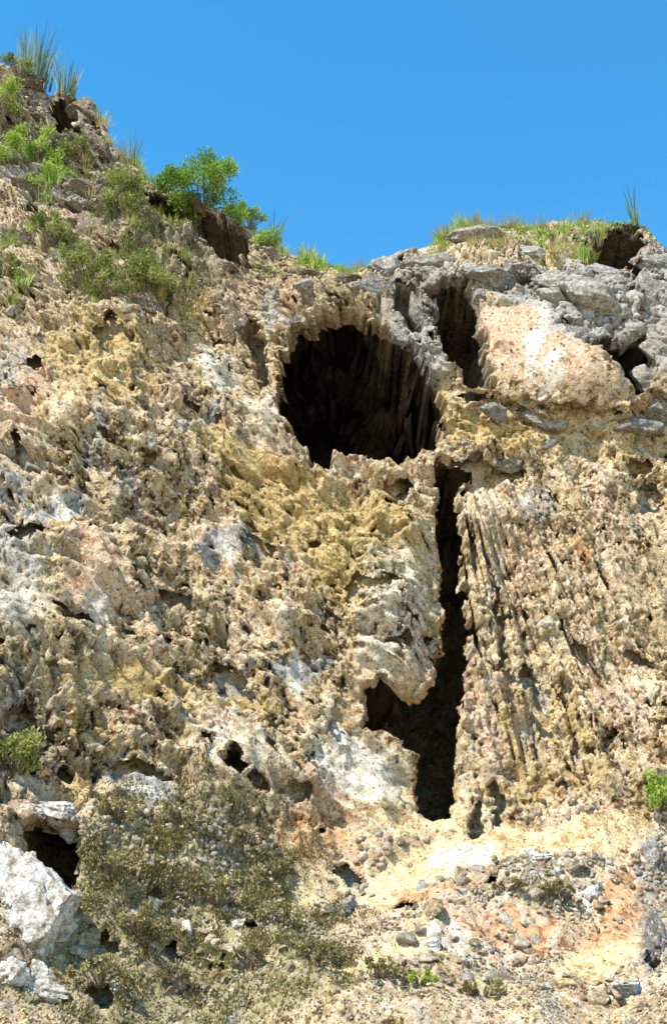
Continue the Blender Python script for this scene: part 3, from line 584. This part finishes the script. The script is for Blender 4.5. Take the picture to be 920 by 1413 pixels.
# ------------------------------------------------------------------ plants
def leaves(c, dirs, size, r, wide=.45):
    """one four-cornered folded leaf per centre"""
    m = len(c); d = dirs / (np.linalg.norm(dirs, axis=1, keepdims=True) + 1e-9)
    u = r.normal(size=(m, 3)); u -= (u * d).sum(1, keepdims=True) * d; u /= np.linalg.norm(u, axis=1, keepdims=True)
    L = size[:, None]; w = L * wide; nn = np.cross(d, u)
    a = c - d * L * .5; b = c + d * L * .5; p = c + u * w * .5 + nn * w * .18; q = c - u * w * .5 + nn * w * .18
    v = np.stack([a, p, b, q], 1).reshape(-1, 3); k = np.arange(m) * 4
    f = np.concatenate([np.stack([k, k + 1, k + 2], 1), np.stack([k, k + 2, k + 3], 1)]); return v, f
def bush_meshes(w_, h_, nleaf, size, seed, clumps=16, upright=.5):
    r = np.random.default_rng(seed)
    cc = r.normal(size=(clumps, 3)); cc /= np.linalg.norm(cc, axis=1, keepdims=True); cc *= r.uniform(.25, .95, (clumps, 1)) ** .6
    cc[:, 2] = np.abs(cc[:, 2]); cc *= np.array([w_ * .5, w_ * .42, h_ * .85]); cc[:, 2] += h_ * .1
    cr_ = r.uniform(.14, .30, clumps) * min(w_, h_)
    k = r.integers(0, clumps, nleaf); o = r.normal(size=(nleaf, 3)); o /= np.linalg.norm(o, axis=1, keepdims=True)
    c = cc[k] + o * (cr_[k] * r.random(nleaf) ** .45)[:, None]; c[:, 2] = np.maximum(c[:, 2], -.1)
    d = o * .7 + r.normal(size=(nleaf, 3)) * .5 + np.array([0, 0, upright])
    v, f = leaves(c, d, size * r.uniform(.6, 1.35, nleaf), r)
    tone = np.repeat(np.clip(.5 + .25 * r.normal(size=clumps)[k] + .2 * r.normal(size=nleaf), 0, 1), 4)
    fol = from_np('foliage', v, f, tone)
    bm = bmesh.new()
    for q in cc[:12]:
        p0 = Vector((q[0] * .12, w_ * .22, -.1)); p1 = Vector((q[0] * .5, q[1] * .5, q[2] * .55)); p2 = Vector(q)
        for a, b, ra, rb in ((p0, p1, .022, .014), (p1, p2, .014, .006)):
            m = bmesh.ops.create_cone(bm, segments=5, radius1=ra, radius2=rb, depth=(b - a).length, cap_ends=False)
            M = Matrix.Translation((a + b) / 2) @ (b - a).to_track_quat('Z', 'Y').to_matrix().to_4x4()
            bmesh.ops.transform(bm, matrix=M, verts=m['verts'])
    st = bpy.data.meshes.new('stem'); bm.to_mesh(st); bm.free(); return fol, st
def plant(name, px, py, wpx, hpx, nleaf, size, mat, label, cat='shrub', group=None, seed=0, clumps=16, upright=.5):
    p, nn, ij = spot(px, py); q = (p.y * CT + (p.z - EYE) * ST) / FPX
    root = bpy.data.objects.new(name, None); COL.objects.link(root); root.location = p + Vector((0, -.22 * wpx * q, 0)); root.empty_display_size = .2
    fol, st = bush_meshes(wpx * q * 1.15, hpx * q * 1.3, int(nleaf * 1.9), size * 1.25, seed + 50, clumps, upright)
    link('foliage', fol, mat, root); link('stem', st, M_bark, root)
    return tag(root, label, cat, group)
plant('shrub', 280, 292, 108, 62, 4200, .085, M_green, 'rounded bright green shrub standing on the ridge against the sky', seed=1, clumps=26, upright=.7)
plant('shrub', 40, 225, 100, 46, 2400, .075, M_lime, 'wide lime green shrub on the steep spur below the grey boulders', seed=2, clumps=22)
plant('shrub', 168, 310, 62, 66, 1700, .075, M_olive, 'olive green shrub left of the dark overhang on the spur', seed=3)
plant('shrub', 205, 412, 66, 58, 2000, .075, M_olive, 'tall yellow green shrub hanging below the dark overhang', seed=4, clumps=20)
plant('shrub', 118, 392, 84, 46, 1500, .07, M_olive, 'low grey green shrub beside the pink boulder face', seed=5)
plant('shrub', 66, 345, 84, 36, 1400, .07, M_olive, 'flat spreading green shrub under the grey boulders of the spur', seed=6)
plant('shrub', 345, 312, 40, 30, 700, .06, M_lime, 'small lime shrub right beside the bright green ridge shrub', seed=7, clumps=10)
plant('shrub', 372, 348, 40, 26, 600, .06, M_lime, 'small yellowish shrub where the ridge drops to the saddle', seed=8, clumps=10)
plant('shrub', 903, 1125, 40, 62, 900, .06, M_lime, 'slender green shrub growing at the right foot of the wall', seed=9, clumps=14, upright=1)
plant('shrub', 22, 1060, 70, 44, 1000, .06, M_olive, 'dark olive shrub in the hollow of the lower left wall', seed=10)
plant('shrub', 575, 1372, 46, 14, 400, .05, M_lime, 'low green cushion plant beside the squat white boulder', cat='plant', seed=11, clumps=8)
plant('shrub', 30, 118, 50, 26, 800, .06, M_olive, 'green shrub at the foot of the tall blades on the summit', seed=12, clumps=10)
for k, (px, py, wp, hp) in enumerate([(150, 1215, 90, 36), (250, 1150, 80, 30), (340, 1160, 90, 30), (190, 1290, 90, 40), (300, 1240, 90, 34), (390, 1270, 70, 34), (140, 1350, 80, 40), (250, 1350, 90, 38), (340, 1340, 90, 34), (430, 1340, 70, 30), (150, 1140, 60, 30), (380, 1200, 60, 30), (760, 1250, 60, 22), (700, 1255, 50, 18), (520, 1372, 60, 22), (660, 1375, 60, 22)]):
    lower = px > 450
    plant('scrub_bush', px, py, wp, hp * .75, 420, .05, M_scrub, 'low dry olive brown bush in the rubble below the cleft' if lower else 'low dry olive brown bush on the lower left slope', 'bush',
          'dry bushes in the rubble' if lower else 'dry bushes of the lower left slope', seed=20 + k, clumps=14, upright=.3)
# blades: tufts of grass and the spiky plants of the summit
def blade_mesh(name, nb, h_, spread, wid, seed, lean=.5):
    r = np.random.default_rng(seed); V = []; Fc = []; T = []
    for k in range(nb):
        a = r.uniform(0, 6.283); d = np.array([math.cos(a), math.sin(a), 0]); hh = h_ * r.uniform(.5, 1.1); l = lean * r.uniform(.1, 1) * hh
        b0 = d * spread * r.random() ** .5 * .5; u = np.array([-d[1], d[0], 0]) * wid * r.uniform(.6, 1.2)
        if r.random() < .5: u = np.array([1, 0, 0]) * wid
        base = len(V); tn = r.random()
        for t in (0, .45, .8):
            c = b0 + d * l * t * t + np.array([0, 0, hh * t - .06]); ww = (1 - t * .6)
            V += [c - u * ww * .5, c + u * ww * .5]
        V.append(b0 + d * l + np.array([0, 0, hh - .06])); T += [tn] * 7
        Fc += [(base, base + 1, base + 3), (base, base + 3, base + 2), (base + 2, base + 3, base + 5), (base + 2, base + 5, base + 4), (base + 4, base + 5, base + 6)]
    return from_np(name, np.array(V), np.array(Fc), np.array(T))
def spiky(px, py, hpx, wpx, nb, wid, label, seed, mat, lean=.35):
    p, nn, ij = spot(px, py); q = (p.y * CT + (p.z - EYE) * ST) / FPX
    o = link('spiky_plant', blade_mesh('spiky_plant', nb, hpx * q * 1.25, wpx * q, wid, seed, lean), mat); o.location = p
    return tag(o, label, 'plant')
spiky(45, 112, 66, 50, 120, .05, 'tall bushy tuft of blue green blades on the summit', 1, M_blade)
spiky(90, 128, 48, 26, 60, .045, 'thinner grey green blade tuft beside the tall summit tuft', 2, M_blade)
spiky(872, 312, 44, 10, 26, .03, 'wispy grey plant on top of the right crag against the sky', 3, M_blade, .4)
spiky(378, 345, 44, 16, 40, .03, 'wispy grey green plant on the ridge above the saddle', 4, M_blade, .5)
spiky(182, 225, 40, 22, 36, .03, 'wispy dry plant on the spur edge above the olive shrub', 5, M_blade, .5)
TUFT = [(blade_mesh('grass_tuft', 46, .42, .34, .018, 40 + k, .8)) for k in range(5)]
TUFL = [(blade_mesh('grass_tuft', 46, .45, .34, .02, 50 + k, .7)) for k in range(5)]
for me in TUFT: me.materials.append(M_dry)
for me in TUFL: me.materials.append(M_lime)
rt = random.Random(4)
def tufts(pts, lime, label, group):
    for (px, py) in pts:
        p, nn, ij = spot(px, py); o = link('grass_tuft', rt.choice(TUFL if rt.random() < lime else TUFT), None)
        o.location = p; o.rotation_euler = (0, 0, rt.uniform(0, 6.28)); s = rt.uniform(.6, 1.25); o.scale = (s, s, s * rt.uniform(.7, 1.1))
        tag(o, label, 'grass', group)
tufts([(rt.uniform(600, 826), rt.uniform(314, 356)) for _ in range(70)], .55, 'grass tuft on the flat top of the right crag', 'grass tufts on the right crag')
sk = [(s[0], s[1]) for s in SKY if 100 <= s[0] <= 520]
tufts([(x_, y_ + rt.uniform(2, 14)) for x_, y_ in [(lambda f: (sk[int(f)][0] + (f % 1) * (sk[int(f) + 1][0] - sk[int(f)][0]), sk[int(f)][1] + (f % 1) * (sk[int(f) + 1][1] - sk[int(f)][1])))(rt.uniform(0, len(sk) - 1.01)) for _ in range(46)]], .5, 'grass tuft on the crest between summit and saddle', 'grass tufts along the crest')
tufts([(rt.uniform(0, 270), rt.uniform(190, 430)) for _ in range(60)], .6, 'grass tuft on the shrubby left spur', 'grass tufts on the left spur')
# creeping dry growth between the stones of the lower slope: beyond counting
def cover(num, dens, seed, size, mat, label, name='ground_cover'):
    r = np.random.default_rng(seed); ii, jj = scatter(num, dens, seed)
    P = np.stack([VX[ii, jj], VY[ii, jj], VZ[ii, jj]], -1) + n[ii, jj] * r.uniform(0, .05, (num, 1)) + r.normal(size=(num, 3)) * .02
    v, f = leaves(P, n[ii, jj] + np.array([0, 0, .6]) + r.normal(size=(num, 3)) * .6, size * r.uniform(.6, 1.5, num), r)
    o = link(name, from_np(name, v, f, np.repeat(r.random(num), 4)), mat); o['kind'] = 'stuff'; tag(o, label, 'vegetation'); return o
patch = sm(-.1, .35, fbm(X / .8, W / .8, 3, 121))
cover(30000, infr * scrub * (.1 + patch), 31, .06, M_scrub, 'dry olive brown creeping growth over the lower left slope')
cover(9000, infr * blobs([(740, 332, 140, 24, 0), (400, 370, 120, 24, 15)], wA, wB) * patch, 32, .07, M_lime, 'short yellow green growth along the crest')
cover(9000, infr * blobs([(430, 730, 150, 80, 35), (520, 790, 60, 60, 0), (240, 380, 110, 70, 30)], wA, wB) * patch, 33, .05, M_dry, 'thin dry yellow grass on the slope left of the cleft')
cover(9000, infr * blobs([(50, 215, 90, 34, 10), (110, 370, 90, 40, 15), (225, 370, 50, 70, 0), (170, 280, 45, 45, 0), (40, 340, 50, 30, 0)], wA, wB) * (.1 + patch), 34, .075, M_olive, 'short olive green growth between the shrubs of the left spur')
boulder(84, 1150, 22, 12, M_whiterock, 'small pale boulder wedged over the right end of the black crevice', v=3, an=20)
boulder(20, 1345, 30, 26, M_whiterock, 'pitted white boulder leaning under the huge white boulder', v=5, an=-20)
plant('shrub', 10, 175, 56, 40, 900, .07, M_lime, 'lime green shrub under the dark notch near the summit', seed=41, clumps=12)
plant('shrub', 10, 400, 60, 30, 700, .06, M_olive, 'small dull green shrub low on the outer spur', seed=43, clumps=10)
for k, (px, py, wp, hp, lab) in enumerate([(70, 260, 50, 30, 'lime green shrub between the grey blocks of the spur'), (185, 350, 50, 50, 'ragged olive shrub above the tall yellow green shrub'), (150, 420, 60, 34, 'thin olive shrub at the lower end of the spur greenery'),
                                           (325, 296, 40, 20, 'low green shrub at the right foot of the bright ridge shrub'), (105, 215, 44, 34, 'small olive shrub below the dark notch of the spur')]):
    plant('shrub', px, py, wp, hp, 800, .065, M_lime if k in (0, 3) else M_olive, lab, seed=60 + k, clumps=12)
